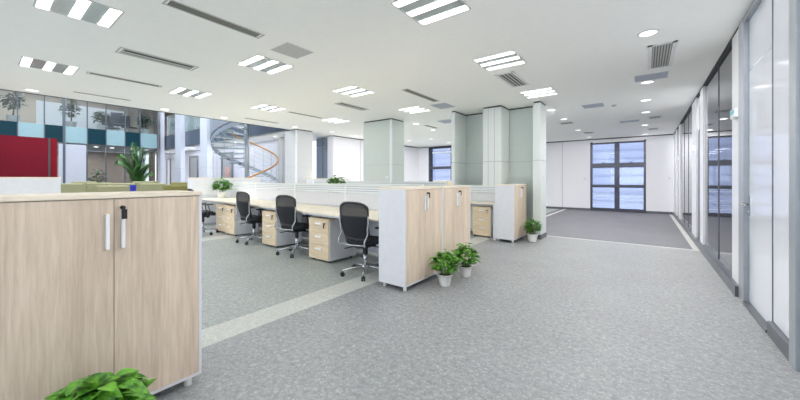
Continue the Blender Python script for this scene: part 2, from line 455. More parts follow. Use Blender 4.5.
# door
d = bpy.data.objects.new('door_2', None); COL.objects.link(d); d.location = (WX, 0, 0); d['kind'] = 'structure'
box('door_leaf', 'white_panel', .03, .075, yw(769), yw(745.2), .03, 2.43, d)
box('transom_panel', 'white_panel', .03, .075, yw(769), yw(745.2), 2.445, CEIL - .06, d)
box('door_seam', 'dark_grey', .016, .07, yw(769.7), yw(768.9), .03, CEIL - .02, d)
box('threshold', 'base_metal', -.02, .075, yw(769), yw(745.2), 0, .028, d)
yh = yw(746.3)
h = box('door_handle', 'chrome', .022, .032, yh - .03, yh + .02, .93, 1.13, d)
MB().tube([(.025, yh, 1.05), (-.04, yh, 1.05), (-.048, yh - .02, 1.05), (-.048, yh - .20, 1.05)], .013, 8).build('lever', 'chrome', h, smooth=True)
MB().tube([(.025, yh, .97), (.008, yh, .97)], .013, 10).build('lock_cylinder', 'chrome', h)
post(740, 745, 'frame_grey', 'grey metal door post left of the door with the lever handle', prot=.012)
post(732, 739.8, 'frame_white', 'white post carrying a small teal room sign, beside the near glass panes')
# sign
sg = tag(MB().box(-.035, 0, -.10, .10, -.05, .05).build('room_sign', 'frame_white', None, .004), 'small teal and white room sign plate on the white post by the glass', 'sign')
sg.location = (WX - .001, yw(736.5), 2.06); MB().box(-.038, -.034, -.085, .085, -.01, .035).build('sign_face', 'teal_sign', sg)
pane(703.2, 731.8, 'near pair of tall dark glass panes reflecting the blue window', (716,))
post(700, 703, 'frame_white', 'white post at the far side of the near glass panes')
# second door bay 692.5..700
d = bpy.data.objects.new('door_3', None); COL.objects.link(d); d.location = (WX, 0, 0); d['kind'] = 'structure'
box('door_leaf', 'dark_grey', .03, .075, yw(699.8), yw(696.2), .03, 2.30, d)
box('transom_panel', 'white_panel', .02, .075, yw(699.8), yw(696.2), 2.31, CEIL - .06, d)
h = box('door_handle', 'chrome', .015, .03, yw(698.5), yw(698), .95, 1.16, d)
post(691.8, 696, 'frame_white', 'wide white post left of the second corridor door with a small plate')
s2 = tag(MB().box(-.03, 0, -.10, .10, -.06, .06).build('door_sign', 'frame_white', None, .004), 'small pale plate on the post beside the second corridor door', 'sign')
s2.location = (WX - .001, yw(693.6), 1.98); MB().box(-.033, -.029, -.07, .07, -.035, .035).build('sign_face', 'grey_side', s2)
pane(680.2, 691.6, 'middle group of dark glass panes beyond the second corridor door', (683, 687))
post(678.6, 680, 'frame_white', 'slim white post beyond the middle dark panes')
pane(676.8, 678.4, 'narrow dark pane near the far end of the corridor')
post(675.4, 676.8, 'frame_white', 'slim white post second from the far end of the corridor')
pane(674.2, 675.3, 'last dark pane at the far end of the corridor')
post(673.5, 674.1, 'frame_white', 'last white post in the far corner of the corridor')
# small plates at far doors
for px, z in ((678, 1.98),):
    pl = tag(MB().box(-.03, 0, -.09, .09, -.06, .06).build('door_sign', 'frame_white'), 'tiny plate on a slim white post near the far end of the corridor', 'sign'); pl.location = (WX - .001, yw(679.3), z)

# ================================================================== CEILING THINGS
def make_light(label):
    t = thing('ceiling_light', label, 'ceiling light', (0, 0, CEIL), 0, 'square three-tube ceiling lights')
    a = .283
    f = MB()
    for s_ in (-1, 1):
        f.box(s_ * a - .008, s_ * a + .008, -a, a, -.006, .0).box(-a, a, s_ * a - .008, s_ * a + .008, -.006, .0)
    f.build('trim_frame', 'vent_grey', t)
    w = .112; gp = (2 * a - 3 * w) / 2
    for k in range(3):
        y = -a + w / 2 + k * (w + gp)
        box('tube', 'tube', -a + .012, a - .012, y - w / 2 + .014, y + w / 2 - .014, -.012, -.002, t)
    for k in range(2):
        y = -a + w + gp / 2 + k * (w + gp)
        box('reflector', 'reflector', -a + .012, a - .012, y - gp / 2 - .012, y + gp / 2 + .012, -.004, -.0015, t)
    return t
LX = (-1.6, -4.3, -6.82)
LYs = {-1.6: (-3.3, -1.25, .66, 2.6, 4.38, 6.43), -4.3: (-3.3, -1.25, .615, 2.515, 4.25, 6.22), -6.82: (-3.3, -1.25, .665, 2.48, 4.06, 6.04)}
rown = {-1.6: 'row above the aisle cabinets', -4.3: 'middle row above the desks', -6.82: 'row nearest the atrium'}
pos = {2: 'nearest', 3: 'second', 4: 'third', 5: 'fourth and farthest'}
L0 = None
for X in LX:
    for i, Y in enumerate(LYs[X]):
        if i < 2:
            lab = 'square three-tube ceiling light behind the camera, in the %s' % rown[X]
        elif X == -1.6 and i == 2:
            lab = 'square three-tube ceiling light overhead, in the %s' % rown[X]
        else:
            n = i - (1 if X == -1.6 else 0)
            lab = 'square three-tube ceiling light, %s visible one in the %s' % ({2: 'nearest', 3: 'second', 4: 'third' if X != -1.6 else 'third and farthest', 5: 'fourth and farthest'}[n], rown[X])
        if L0 is None: L0 = make_light(lab); L0.location = (ck(X), ck(Y), CEIL)
        else: dup(L0, (ck(X), ck(Y), CEIL), 0, lab)
def make_down(label):
    t = thing('downlight', label, 'downlight', (0, 0, CEIL), 0, 'round recessed downlights')
    MB().lathe([(.105, 0), (.105, -.006), (.084, -.008), (.084, 0)], 20).build('ring', 'fixture_white', t)
    MB().lathe([(.082, -.001), (.082, -.005)], 20).build('lens', 'lens', t)
    return t
DL = [(.02, 4.53, 'nearest in the line over the right-hand corridor'), (.02, 6.79, 'second in the line over the right-hand corridor'), (.0, 8.31, 'third in the line over the right-hand corridor'),
      (.0, 9.78, 'fourth in the line over the right-hand corridor'), (-.02, 12.08, 'fifth in the line over the right-hand corridor'), (-.02, 14.46, 'last in the line over the right-hand corridor, by the far wall'),
      (-1.76, 8.16, 'just right of the green-grey column top'), (-1.75, 9.58, 'second beyond the green-grey column, left line of the corridor'), (-1.77, 11.97, 'third beyond the green-grey column, left line of the corridor'),
      (-1.72, 14.18, 'in front of the corridor window, left line'), (-8.88, .65, 'nearest along the atrium edge, at far left'), (-8.85, 2.68, 'second along the atrium edge'),
      (-8.8, 3.97, 'third along the atrium edge, above the spiral staircase'), (-8.62, 6.0, 'at the atrium edge in front of the pale column'), (-8.5, 7.38, 'between pale column and white wall'), (-8.65, 8.72, 'close to the long white wall'),
      (-5.33, 7.8, 'just right of the broad column top'), (-5.55, 9.1, 'second behind the broad column'), (-6.84, 11.06, 'before the small far window'), (-7.83, 10.94, 'left of the small far window'), (-6.9, 12.6, 'deepest, over the small far window'),
      (.02, 2.0, 'overhead by the camera')]
D0 = None
for x, y, lab in DL:
    lab = 'round recessed downlight, ' + lab
    if D0 is None: D0 = make_down(lab); D0.location = (ck(x), ck(y), CEIL)
    else: dup(D0, (ck(x), ck(y), CEIL), 0, lab)
# slot diffusers
def slot(x0, x1, y0, y1, label, style='wide'):
    x0, x1, y0, y1 = [ck(v) for v in (x0, x1, y0, y1)]
    t = thing('ceiling_slot_vent', label, 'vent', ((x0 + x1) / 2, (y0 + y1) / 2, CEIL), 0, 'long slot vents in the ceiling')
    w, h_ = (x1 - x0) / 2, (y1 - y0) / 2
    f = MB()
    for s_ in (-1, 1):
        f.box(s_ * w - .008, s_ * w + .008, -h_ - .04, h_ + .04, -.006, 0).box(-w, w, s_ * h_ - .008 + (s_ * .03), s_ * h_ + .008 + (s_ * .03), -.006, 0)
    f.build('frame', 'vent_grey', t)
    box('grille', 'slot_dark' if style == 'wide' else 'vent_grey', -w + .008, w - .008, -h_, h_, -.003, 0, t)
    if style != 'wide':
        box('slot', 'slot_black', w * .1, w * .6, -h_ + .02, h_ - .02, -.0045, -.003, t)
        box('slot', 'slot_dark', -w * .6, -w * .45, -h_ + .02, h_ - .02, -.0045, -.003, t)
    return t
slot(-3.55, -3.42, 1.09, 1.95, 'large dark slot vent at top left, nearest the camera')
slot(-5.38, -5.14, 1.13, 1.94, 'framed slot vent with two thin lines, second from top left', 'thin')
slot(-6.80, -6.70, 1.08, 1.96, 'narrow dark slot vent, third from top left')
slot(-8.46, -8.40, 1.16, 1.92, 'faint slot vent nearest the atrium at left')
slot(-6.86, -6.78, 4.61, 5.54, 'dark slot vent over the left column', )
slot(-5.31, -5.1, 4.72, 5.5, 'framed slot vent above the middle of the desks', 'thin')
slot(-3.52, -3.40, 4.73, 5.79, 'dark slot vent before the broad column')
slot(-8.46, -8.38, 4.37, 5.28, 'thin slot vent over the spiral staircase')
slot(-5.3, -5.2, 8.2, 8.8, 'short slot vent beyond the broad column')
slot(-4.6, -4.5, 9.6, 10.3, 'short slot vent near the small far window')
# louvred grilles
def grille(x0, x1, y0, y1, label, n=8, along='y', mat='slot_black'):
    x0, x1, y0, y1 = [ck(v) for v in (x0, x1, y0, y1)]
    t = thing('ceiling_grille', label, 'vent', ((x0 + x1) / 2, (y0 + y1) / 2, CEIL), 0, 'louvred ceiling grilles')
    w, h_ = (x1 - x0) / 2, (y1 - y0) / 2
    f = MB(); b = .045
    f.box(-w, -w + b, -h_, h_, -.007, 0).box(w - b, w, -h_, h_, -.007, 0).box(-w, w, -h_, -h_ + b, -.007, 0).box(-w, w, h_ - b, h_, -.007, 0)
    f.build('frame', 'fixture_white', t)
    box('backing', mat, -w + b, w - b, -h_ + b, h_ - b, -.002, 0, t)
    s_ = MB(); W = 2 * (w - b)
    if along == 'y':
        for k in range(n):
            x = -w + b + W * (k + .5) / n; s_.box(x - W / n * .25, x + W / n * .25, -h_ + b, h_ - b, -.006, -.003)
    else:
        W = 2 * (h_ - b)
        for k in range(n):
            y = -h_ + b + W * (k + .5) / n; s_.box(-w + b, w - b, y - W / n * .25, y + W / n * .25, -.006, -.003)
    s_.build('louvre', 'vent_grey', t)
    return t
grille(.02, .30, 4.97, 6.03, 'louvred ceiling grille between the first two corridor downlights', 7, mat='slot_dark')
grille(-1.88, -1.58, 4.90, 5.76, 'louvred ceiling grille between two lights in front of the green-grey wall', 4)
grille(.04, .34, 10.5, 10.95, 'small louvred grille further along the corridor ceiling', 3, 'x')
grille(.04, .34, 12.9, 13.4, 'farthest small louvred grille before the corridor end', 3, 'x')
grille(-2.0, -1.62, 10.1, 10.5, 'small grille by the left corridor downlights', 3, 'x')
grille(-1.75, -1.4, 12.6, 13.1, 'farthest small grille by the left corridor downlights', 3, 'x')
def hatch(x0, x1, y0, y1, label, mat='vent_grey'):
    x0, x1, y0, y1 = [ck(v) for v in (x0, x1, y0, y1)]
    t = thing('ceiling_hatch', label, 'ceiling panel', ((x0 + x1) / 2, (y0 + y1) / 2, CEIL), 0, 'flat grey panels in the ceiling')
    w, h_ = (x1 - x0) / 2, (y1 - y0) / 2
    box('panel', mat, -w, w, -h_, h_, -.004, 0, t)
    f = MB(); f.box(-w - .01, -w, -h_ - .01, h_ + .01, -.006, 0).box(w, w + .01, -h_ - .01, h_ + .01, -.006, 0).box(-w, w, -h_ - .01, -h_, -.006, 0).box(-w, w, h_, h_ + .01, -.006, 0)
    f.build('rim', 'fixture_white', t)
hatch(-3.74, -3.38, 2.25, 2.63, 'flat grey square ceiling panel beside the large slot vent', 'vent_grey')
hatch(-3.75, -3.37, 6.02, 6.5, 'flat blue-grey square ceiling panel in front of the green-grey wall', 'vent_blue')
hatch(-4.62, -4.2, 7.75, 8.25, 'flat blue-grey ceiling panel behind the green-grey wall edge', 'vent_blue')
hatch(-.14, .27, 6.29, 6.67, 'flat blue-grey ceiling panel at the second corridor downlight', 'vent_blue')
hatch(-1.12, -.73, 8.04, 8.45, 'flat blue-grey ceiling panel left of the corridor middle', 'vent_blue')
hatch(-.58, -.15, 10.85, 11.2, 'flat blue-grey ceiling panel farthest along the corridor', 'vent_blue')
sd = MB().lathe([(.05, 0), (.05, -.02), (.03, -.035)], 16).build('smoke_detector', 'vent_grey'); sd.location = (ck(-.55), ck(8.45), CEIL)
tag(sd, 'small round smoke detector between corridor ceiling panels', 'smoke detector')

# ================================================================== CABINETS
def make_cabinet(name, label, w, hgt, two=True, keys=True, group=None, back=False):
    """local: front faces +X, width along +Y from 0, back at x=-0.40"""
    t = thing(name, label, 'cabinet', (0, 0, 0), 0, group)
    D = .40; zb = .06; tt = .024
    b = MB(); b.box(-D, -.018, 0, .018, zb, hgt - tt).box(-D, -.018, w - .018, w, zb, hgt - tt).box(-D, -.018, .018, w - .018, zb, zb + .02).box(-D, -D + .015, .018, w - .018, zb + .02, hgt - tt)
    b.box(-.018, .0, 0, .016, zb, hgt - tt).box(-.018, 0, w - .016, w, zb, hgt - tt).box(-.018, 0, .016, w - .016, zb, zb + .018)
    b.build('body', 'white_lam', t)
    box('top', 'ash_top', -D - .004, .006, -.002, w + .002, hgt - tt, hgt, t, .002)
    m_ = w / 2
    for k, (y0, y1) in enumerate(((.018, m_ - .0015), (m_ + .0015, w - .018))):
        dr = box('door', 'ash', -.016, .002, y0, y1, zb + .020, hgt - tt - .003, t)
        hy = m_ - .028 if k == 0 else m_ + .036
        hb = MB().box(.002, .022, hy - .0075, hy + .0075, .93 * hgt / 1.21 - .01, 1.105 * hgt / 1.21)
        hb.build('handle', 'handle_metal', dr, .003)
    if keys:
        ly = m_ + .035; z = hgt - .075
        k_ = MB().tube([(0, ly, z), (.018, ly, z)], .011, 12).build('lock', 'black_plastic', t)
        MB().box(.018, .045, ly - .002, ly + .002, z - .008, z + .008).box(.038, .041, ly - .012, ly + .012, z - .06, z - .008).build('key', 'black_plastic', k_)
    for y in (.06, w - .06):
        for x in (-D + .05, -.05):
            MB().lathe([(.022, 0), (.022, zb)], 12, (x, y, 0)).build('foot', 'white_pot', t)
    return t
cb = make_cabinet('storage_cabinet', 'large two-door light wood cabinet filling the lower left, nearest the camera', .86, 1.225)
cb.location = (-2.268, .027, 0)
c2 = make_cabinet('storage_cabinet', 'light wood two-door cabinet with white side, in front of the desks, left of its pair', .86, 1.208, group='cabinets at the end of the first desk row')
c2.location = (-2.20, 3.0, 0)
dup(c2, (-2.20, 3.87, 0), 0, 'light wood two-door cabinet at the end of the first desk row, right of its pair')
c3 = dup(c2, (-2.14, 6.68, 0), 0, 'white-sided light wood cabinet in front of the green-grey wall, beside a potted plant', 'cabinet of the second desk row')
# tall cabinets whose white backs face us
def make_back_cabinet(label, w=.86, hgt=1.35):
    t = thing('storage_cabinet', label, 'cabinet', (0, 0, 0), 0, 'tall white-backed cabinets by the atrium')
    D = .38; zb = .05; tt = .024
    box('body', 'white_lam', -D, 0, 0, w, zb, hgt - tt, t)
    box('top', 'ash_top', -D - .004, .004, -.002, w + .002, hgt - tt, hgt, t, .002)
    box('plinth', 'grey_side', -D + .04, -.04, .03, w - .03, 0, zb, t)
    return t
k0 = make_back_cabinet('tall white cabinet back with cream top at far left, under the red panel'); k0.location = (-9.02, .17, 0)
dup(k0, (-9.02, -.70, 0), 0, 'tall white cabinet back cut by the left edge of the picture, under the red panel')
kk = dup(k0, (-10.12, 3.72, 0), 0, 'tall white cabinet back left of the potted plant at the end of the desks')
kk.scale = (.9, 1.16, 1.01)
kk = dup(k0, (-10.12, 4.73, 0), 0, 'tall white cabinet back behind the partition right of the desk plant'); kk.scale = (.9, 1.16, 1.01)
dup(k0, (-8.96, 6.96, 0), 0, 'tall white cabinet back beside the pale column, left of its pair')
dup(k0, (-8.96, 7.83, 0), 0, 'tall white cabinet back by the dark blue-grey door, right of its pair')
f1 = make_cabinet('storage_cabinet', 'far light wood cabinet under the small blue window', .8, 1.27, keys=False, group='far cabinets'); f1.location = (-5.45, 10.0, 0); f1.rotation_euler = (0, 0, -PI / 2)
f1.location = (-6.1, 10.0, 0)
f2 = dup(f1, (-8.98, 9.3, 0), -PI / 2, 'far light wood cabinet left of the broad green-grey column', 'far cabinets')

# ================================================================== DESKS
TH = math.radians(-5.4)
OX, OY = -2.70, 3.16
def rp(dx, dy, z=0):
    c_, s_ = math.cos(TH), math.sin(TH)
    return (OX - dx * c_ - dy * s_, OY - dx * s_ + dy * c_, z)
DZ = .78
def make_desk(label, L, D, group):
    """local: runs along -X from 0, front edge at y=0, back at y=D"""
    t = thing('desk', label, 'desk', (0, 0, 0), 0, group)
    box('tabletop', 'desk_top', -L + .002, -.002, 0, D, DZ - .028, DZ, t, .003)
    box('frame_rail', 'grey_side', -L + .03, -.03, .06, .10, DZ - .065, DZ - .028, t)
    box('modesty_panel', 'grey_side', -L + .01, -.01, D - .05, D - .03, .08, DZ - .03, t)
    for x in (-.03, -L + .03):
        box('leg', 'white_lam', x - .02, x + .02, D - .12, D - .06, 0, DZ - .03, t)
    MB().box(-.05, .05, .015, .055, DZ - .055, DZ - .028).build('bracket', 'white_lam', t)
    return t
def dxpx(px, dy):
    best = None
    for i in range(0, 900):
        p = rp(i * .01, dy); x = p[0] * cs + p[1] * sn; z = -p[0] * sn + p[1] * cs
        if best is None or abs(400 + F * x / z - px) < best[0]: best = (abs(400 + F * x / z - px), i * .01)
    return best[1]
sc = [.02] + [dxpx(v, .89) for v in (346, 295.5, 256, 231)]
cuts = [0] + sc[1:4] + [7.36]
dl = ['first desk from the right, behind the near office chair', 'second desk from the right in the first row', 'third desk from the right in the first row', 'leftmost desk of the first row, holding the potted plant']
for i in range(4):
    t = make_desk('long cream wood-topped desk, ' + dl[i], cuts[i + 1] - cuts[i], .86, 'desks of the first row')
    t.location = rp(cuts[i], 0); t.rotation_euler = (0, 0, TH)
bd = make_desk('cream wood-topped desk behind the partition, holding the plant whose leaves show above it', 6.15, .80, 'desks behind the partition')
q = rp(6.35, 1.76); bd.location = q; bd.rotation_euler = (0, 0, TH + PI)
# partition screens
def make_screen(label, L, group, zt=1.225, z0=DZ + .001, nl=4, lt=.16):
    t = thing('desk_screen', label, 'desk screen', (0, 0, 0), 0, group)
    box('panel', 'screen_white', -L + .014, -.014, -.012, .012, z0, zt - lt - .01, t)
    for k in range(nl):
        z = zt - lt + k * (lt / nl)
        MB().box(-L + .014, -.014, -.013, .013, z, z + lt / nl * .6).build('louvre', 'louvre', t)
    box('back_plate', 'vent_blue', -L + .014, -.014, -.003, .003, zt - lt, zt - .012, t)
    box('top_rail', 'louvre', -L, 0, -.018, .018, zt - .012, zt, t)
    for x in (-.012, -L + .012): box('post', 'louvre', x - .012, x + .012, -.017, .017, z0, zt - .012, t)
    return t
sl = ['behind the near office chair, beside the wood cabinets', 'second from the right', 'third from the right', 'leftmost, behind the potted plant']
for i in range(4):
    t = make_screen('white desk screen with louvred top, ' + sl[i], sc[i + 1] - sc[i], 'louvred screens of the first desk row')
    t.location = rp(sc[i], .89); t.rotation_euler = (0, 0, TH)
# second row
d2 = make_desk('cream wood-topped desk of the second row, between wood cabinets', 1.9, .35, 'desks of the second row'); d2.location = (-2.60, 6.93, 0)
s2_ = make_screen('white screen above the second row desk, in front of the green-grey wall', 1.2, 'screens of the second row', 1.17); s2_.location = (-2.60, 7.315, 0)
for i, (x, L) in enumerate(((-3.85, 1.75), (-5.6, 1.7), (-7.3, 1.6))):
    t = make_screen('pale screen of the second row, ' + ['right one beside the green-grey wall', 'middle one in front of the broad column', 'left one before the long white wall'][i], L, 'screens of the second row', 1.255, 0.0)
    t.location = (x, 6.95, 0)
lg = tag(MB().box(-2.63, -2.56, 6.80, 6.92, 0, DZ).build('desk_end_panel', 'white_lam'), 'white upright end panel of the second row desk, beside the white-sided cabinet', 'desk panel')
# pedestals
def make_ped(label, w=.51, dp=.56):
    t = thing('drawer_pedestal', label, 'drawer pedestal', (0, 0, 0), 0, 'three-drawer pedestals under the desks')
    z0, z1 = .035, .685
    box('body', 'white_lam', 0, w, .018, dp, z0, z1 - .02, t)
    box('top', 'ped_wood', -.002, w + .002, 0, dp, z1 - .02, z1, t, .002)
    hs = [(z0, .26), (.264, .455), (.459, z1 - .022)]
    for k, (a, b) in enumerate(hs):
        dr = box('drawer', 'ped_wood', .003, w - .012, 0, .018, a + .002, b, t)
        hz = b - .06
        MB().box(w * .36, w * .66, -.022, 0, hz - .013, hz + .013).build('handle', 'handle_metal', dr, .004)
    k_ = MB().tube([(w * .80, 0, .61), (w * .80, -.015, .61)], .01, 10).build('lock', 'black_plastic', t)
    MB().box(w * .80 - .002, w * .80 + .03, -.03, -.026, .60, .625).box(w * .80 - .003, w * .80 + .003, -.03, -.015, .54, .62).build('key', 'black_plastic', k_)
    for x in (.05, w - .05):
        for y in (.06, dp - .06):
            MB().lathe([(.02, 0), (.02, z0)], 10, (x, y, 0)).build('castor', 'black_plastic', t)
    return t
pl = ['three-drawer wood-fronted pedestal left of the near chair, largest one', 'three-drawer wood-fronted pedestal in the middle of the desk row', 'right one of the two adjoining three-drawer pedestals', 'left one of the two adjoining three-drawer pedestals']
p0 = None
for i, q in enumerate(((-4.41, 3.34, 0), (-6.10, 3.49, 0), (-8.02, 3.64, 0), (-8.58, 3.69, 0))):
    if p0 is None: p0 = make_ped(pl[0]); p0.location = q; p0.rotation_euler = (0, 0, TH * .3)
    else: dup(p0, q, TH * .3, pl[i])
r2 = dup(p0, (-3.19, 6.985, 0), 0, 'small three-drawer pedestal under the second row desk, between the wood cabinets')
r2.scale = (.85, .42, 1)

# ================================================================== OFFICE CHAIRS
def make_chair(label):
    t = thing('office_chair', label, 'office chair', (0, 0, 0), 0, 'black mesh office chairs')
    # star base
    st = MB(); 
    st.lathe([(.03, .075), (.045, .08), (.045, .13), (.03, .14)], 16)
    R = .315
    for k in range(5):
        a = 2 * PI * k / 5 + .3
        c_, s_ = math.cos(a), math.sin(a)
        st.tube([(0.03 * c_, .03 * s_, .115), (.16 * c_, .16 * s_, .105), (R * c_, R * s_, .078)], [.021, .017, .012], 8)
    st.build('star_base', 'chrome', t, smooth=True)
    for k in range(5):
        a = 2 * PI * k / 5 + .3
        c_, s_ = math.cos(a), math.sin(a); x, y = R * c_, R * s_
        cst = MB()
        for sd_ in (-1, 1):
            cx, cy = x - s_ * .014 * sd_, y + c_ * .014 * sd_
            cst.tube([(cx - s_ * .009, cy + c_ * .009, .03), (cx + s_ * .009, cy - c_ * .009, .03)], .03, 14)
        cst.tube([(x, y, .03), (x, y, .075)], .008, 8)
        cst.build('castor', 'black_plastic', t)
    MB().tube([(0, 0, .12), (0, 0, .30)], .027, 14).build('gas_column', 'chrome', t, smooth=True)
    MB().tube([(0, 0, .28), (0, 0, .40)], .035, 14).build('gas_sleeve', 'black_plastic', t)
    mech = MB(); mech.box(-.09, .09, -.13, .13, .38, .43)
    mech.tube([(.08, .02, .40), (.24, .04, .385)], .008, 6).box(.22, .28, .02, .06, .377, .393)
    mech.tube([(-.08, -.08, .40), (-.22, -.18, .36)], .009, 6)
    mech.build('tilt_mechanism', 'black_plastic', t, .006)
    # seat: rounded cushion
    s_ = MB(); prof = []
    n = 28
    rings = [(.93, .43), (1.0, .452), (1.0, .48), (.94, .502), (.6, .508)]
    base = len(s_.v)
    for sc_, z in rings:
        for j in range(n):
            a = 2 * PI * j / n
            cx = math.copysign(abs(math.cos(a)) ** .55, math.cos(a)) * .245 * sc_
            cy = math.copysign(abs(math.sin(a)) ** .55, math.sin(a)) * .235 * sc_
            zz = z - (.03 if cy > .17 else 0) + .012 * (cx / .245) ** 2
            s_.v.append(Vector((cx, cy + .02, zz)))
    for k in range(len(rings) - 1):
        for j in range(n):
            a = k * n + j; b = k * n + (j + 1) % n; s_.f.append([a, b, b + n, a + n])
    s_.f.append(list(range(n))[::-1]); s_.f.append([(len(rings) - 1) * n + j for j in range(n)])
    s_.build('seat', 'black_fabric', t, smooth=True)
    # backrest surface function: u in [-1,1], v in [0,1]; back at y<0
    def bs(u, v, off=0.0):
        z = .50 + v * .50
        w = .200 + .040 * math.sin(min(v * 1.15, 1) * PI * .5) - .012 * max(0, v - .85) / .15
        y = -.20 - .055 * math.sin(v * PI * .9) * .2 - .10 * v ** 1.6 + .045 * math.sin(v * PI * 1.2) * -1 * .6
        y += .045 * (u * u) 
        zc = -.03 * (abs(u) ** 3) * (v ** 6)
        return Vector((u * w, y + off, z + zc))
    def sheet(v0, v1, th, name, mat, u1=.96):
        m_ = MB(); nu, nv = 12, 10
        for off in (-th, th):
            for j in range(nv + 1):
                for i in range(nu + 1):
                    m_.v.append(bs((-1 + 2 * i / nu) * u1, v0 + (v1 - v0) * j / nv, off))
        S = (nu + 1) * (nv + 1)
        for j in range(nv):
            for i in range(nu):
                a = j * (nu + 1) + i
                m_.f.append([a, a + 1, a + nu + 2, a + nu + 1]); m_.f.append([S + a, S + a + nu + 1, S + a + nu + 2, S + a + 1])
        for j in range(nv):
            for i in (0, nu):
                a = j * (nu + 1) + i; m_.f.append([a, a + nu + 1, S + a + nu + 1, S + a])
        for i in range(nu):
            for j in (0, nv):
                a = j * (nu + 1) + i; m_.f.append([a, a + 1, S + a + 1, S + a])
        return m_.build(name, mat, t, smooth=True)
    sheet(.64, .975, .003, 'mesh_net', 'net')
    sheet(.02, .65, .008, 'back_pad', 'black_fabric')
    fr_ = MB(); pts = []
    for j in range(12): pts.append(bs(-1, .03 + .90 * j / 11))
    for i in range(1, 12): 
        u = -1 + 2 * i / 12
        pts.append(bs(u, .94 + .06 * (1 - abs(u) ** 5)))
    for j in range(12): pts.append(bs(1, .93 - .90 * j / 11))
    fr_.tube(pts, [.013] * 12 + [.017] * 11 + [.013] * 12, 8); fr_.build('back_frame', 'black_plastic', t, smooth=True)
    # lower roll
    MB().tube([bs(u / 6, .03) + Vector((0, -.008, 0)) for u in range(-6, 7)], .017, 8).build('back_frame', 'black_plastic', t, smooth=True)
    # chrome side bars: from mid back down, bulging rearward, to under the seat
    cp = MB()
    for sg_ in (-1, 1):
        p = [bs(sg_ * 1.04, .66) + Vector((0, -.012, 0)), bs(sg_ * 1.06, .50) + Vector((0, -.02, 0)), bs(sg_ * 1.06, .34) + Vector((0, -.035, 0)), bs(sg_ * 1.06, .18) + Vector((0, -.05, 0)),
             Vector((sg_ * .225, -.275, .53)), Vector((sg_ * .222, -.285, .485)), Vector((sg_ * .21, -.265, .45)), Vector((sg_ * .15, -.20, .425)), Vector((sg_ * .06, -.10, .415))]
        # smooth
        q = []
        for i in range(len(p) - 1):
            a = p[max(i - 1, 0)]; b = p[i]; c = p[i + 1]; d_ = p[min(i + 2, len(p) - 1)]
            for s in range(4):
                tt = s / 4
                q.append(.5 * ((2 * b) + (c - a) * tt + (2 * a - 5 * b + 4 * c - d_) * tt ** 2 + (3 * b - a - 3 * c + d_) * tt ** 3))
        q.append(p[-1]); cp.tube(q, .0095, 8)
    cp.tube([(-.212, -.27, .455), (0, -.30, .452), (.212, -.27, .455)], .0085, 8)
    cp.build('back_support', 'chrome', t, smooth=True)
    for sg_ in (-1, 1):
        ar = MB(); ar.tube([(sg_ * .22, .03, .44), (sg_ * .275, .02, .46), (sg_ * .285, -.01, .56), (sg_ * .275, -.02, .66)], .012, 8)
        ar.tube([(sg_ * .22, .10, .44), (sg_ * .275, .10, .46), (sg_ * .285, .06, .57), (sg_ * .275, .03, .66)], .010, 8)
        o_ = ar.build('armrest', 'black_plastic', t, smooth=True)
        MB().box(sg_ * .275 - .035, sg_ * .275 + .035, -.10, .15, .655, .68).build('arm_pad', 'black_plastic', o_, .01)
    return t
ch = [(-3.08, 3.27, .06, 'black mesh-back office chair with chrome star base, nearest and largest, beside the wood cabinets'),
      (-4.90, 3.45, .10, 'black mesh-back office chair second from the right, between two pedestals'),
      (-6.52, 3.55, .02, 'black mesh-back office chair third from the right, right of the twin pedestals'),
      (-8.45, 3.33, -.12, 'leftmost black office chair, half hidden by the big wood cabinet')]
C0 = None
for x, y, rz, lab in ch:
    if C0 is None: C0 = make_chair(lab); C0.location = (x, y, 0); C0.rotation_euler = (0, 0, rz)
    else: dup(C0, (x, y, 0), rz, lab).scale = (1.0, 1.0, {1: 1.03, 2: 1.05}.get([c[0] for c in ch].index(x), 1.08))

# ================================================================== PLANTS
def leaf(mb, base, d, up, L, W, fold=.25, droop=.3, heart=True):
    """one pointed leaf, 8 faces, folded along its rib"""
    d = d.normalized(); side = d.cross(up).normalized(); nrm = side.cross(d)
    prof = ((0, .0), (.12, .62), (.35, 1.0), (.6, .82), (.82, .42), (1.0, .0))
    i0 = len(mb.v)
    for t_, w in prof:
        c = base + d * (L * t_) - Vector((0, 0, 1)) * (droop * L * t_ * t_)
        mb.v.append(c)
        if 0 < t_ < 1:
            mb.v.append(c + side * (W * w) + nrm * (W * w * fold)); mb.v.append(c - side * (W * w) + nrm * (W * w * fold))
    n = len(prof)
    idx = [(i0,)]
    k = i0 + 1
    for q in range(1, n - 1): idx.append((k, k + 1, k + 2)); k += 3
    idx.append((k,))
    for q in range(n - 1):
        a, b = idx[q], idx[q + 1]
        if len(a) == 1: mb.f += [[a[0], b[0], b[1]], [a[0], b[2], b[0]]]
        elif len(b) == 1: mb.f += [[a[0], b[0], a[1]], [a[0], a[2], b[0]]]
        else: mb.f += [[a[0], b[0], b[1], a[1]], [a[0], a[2], b[2], b[0]]]
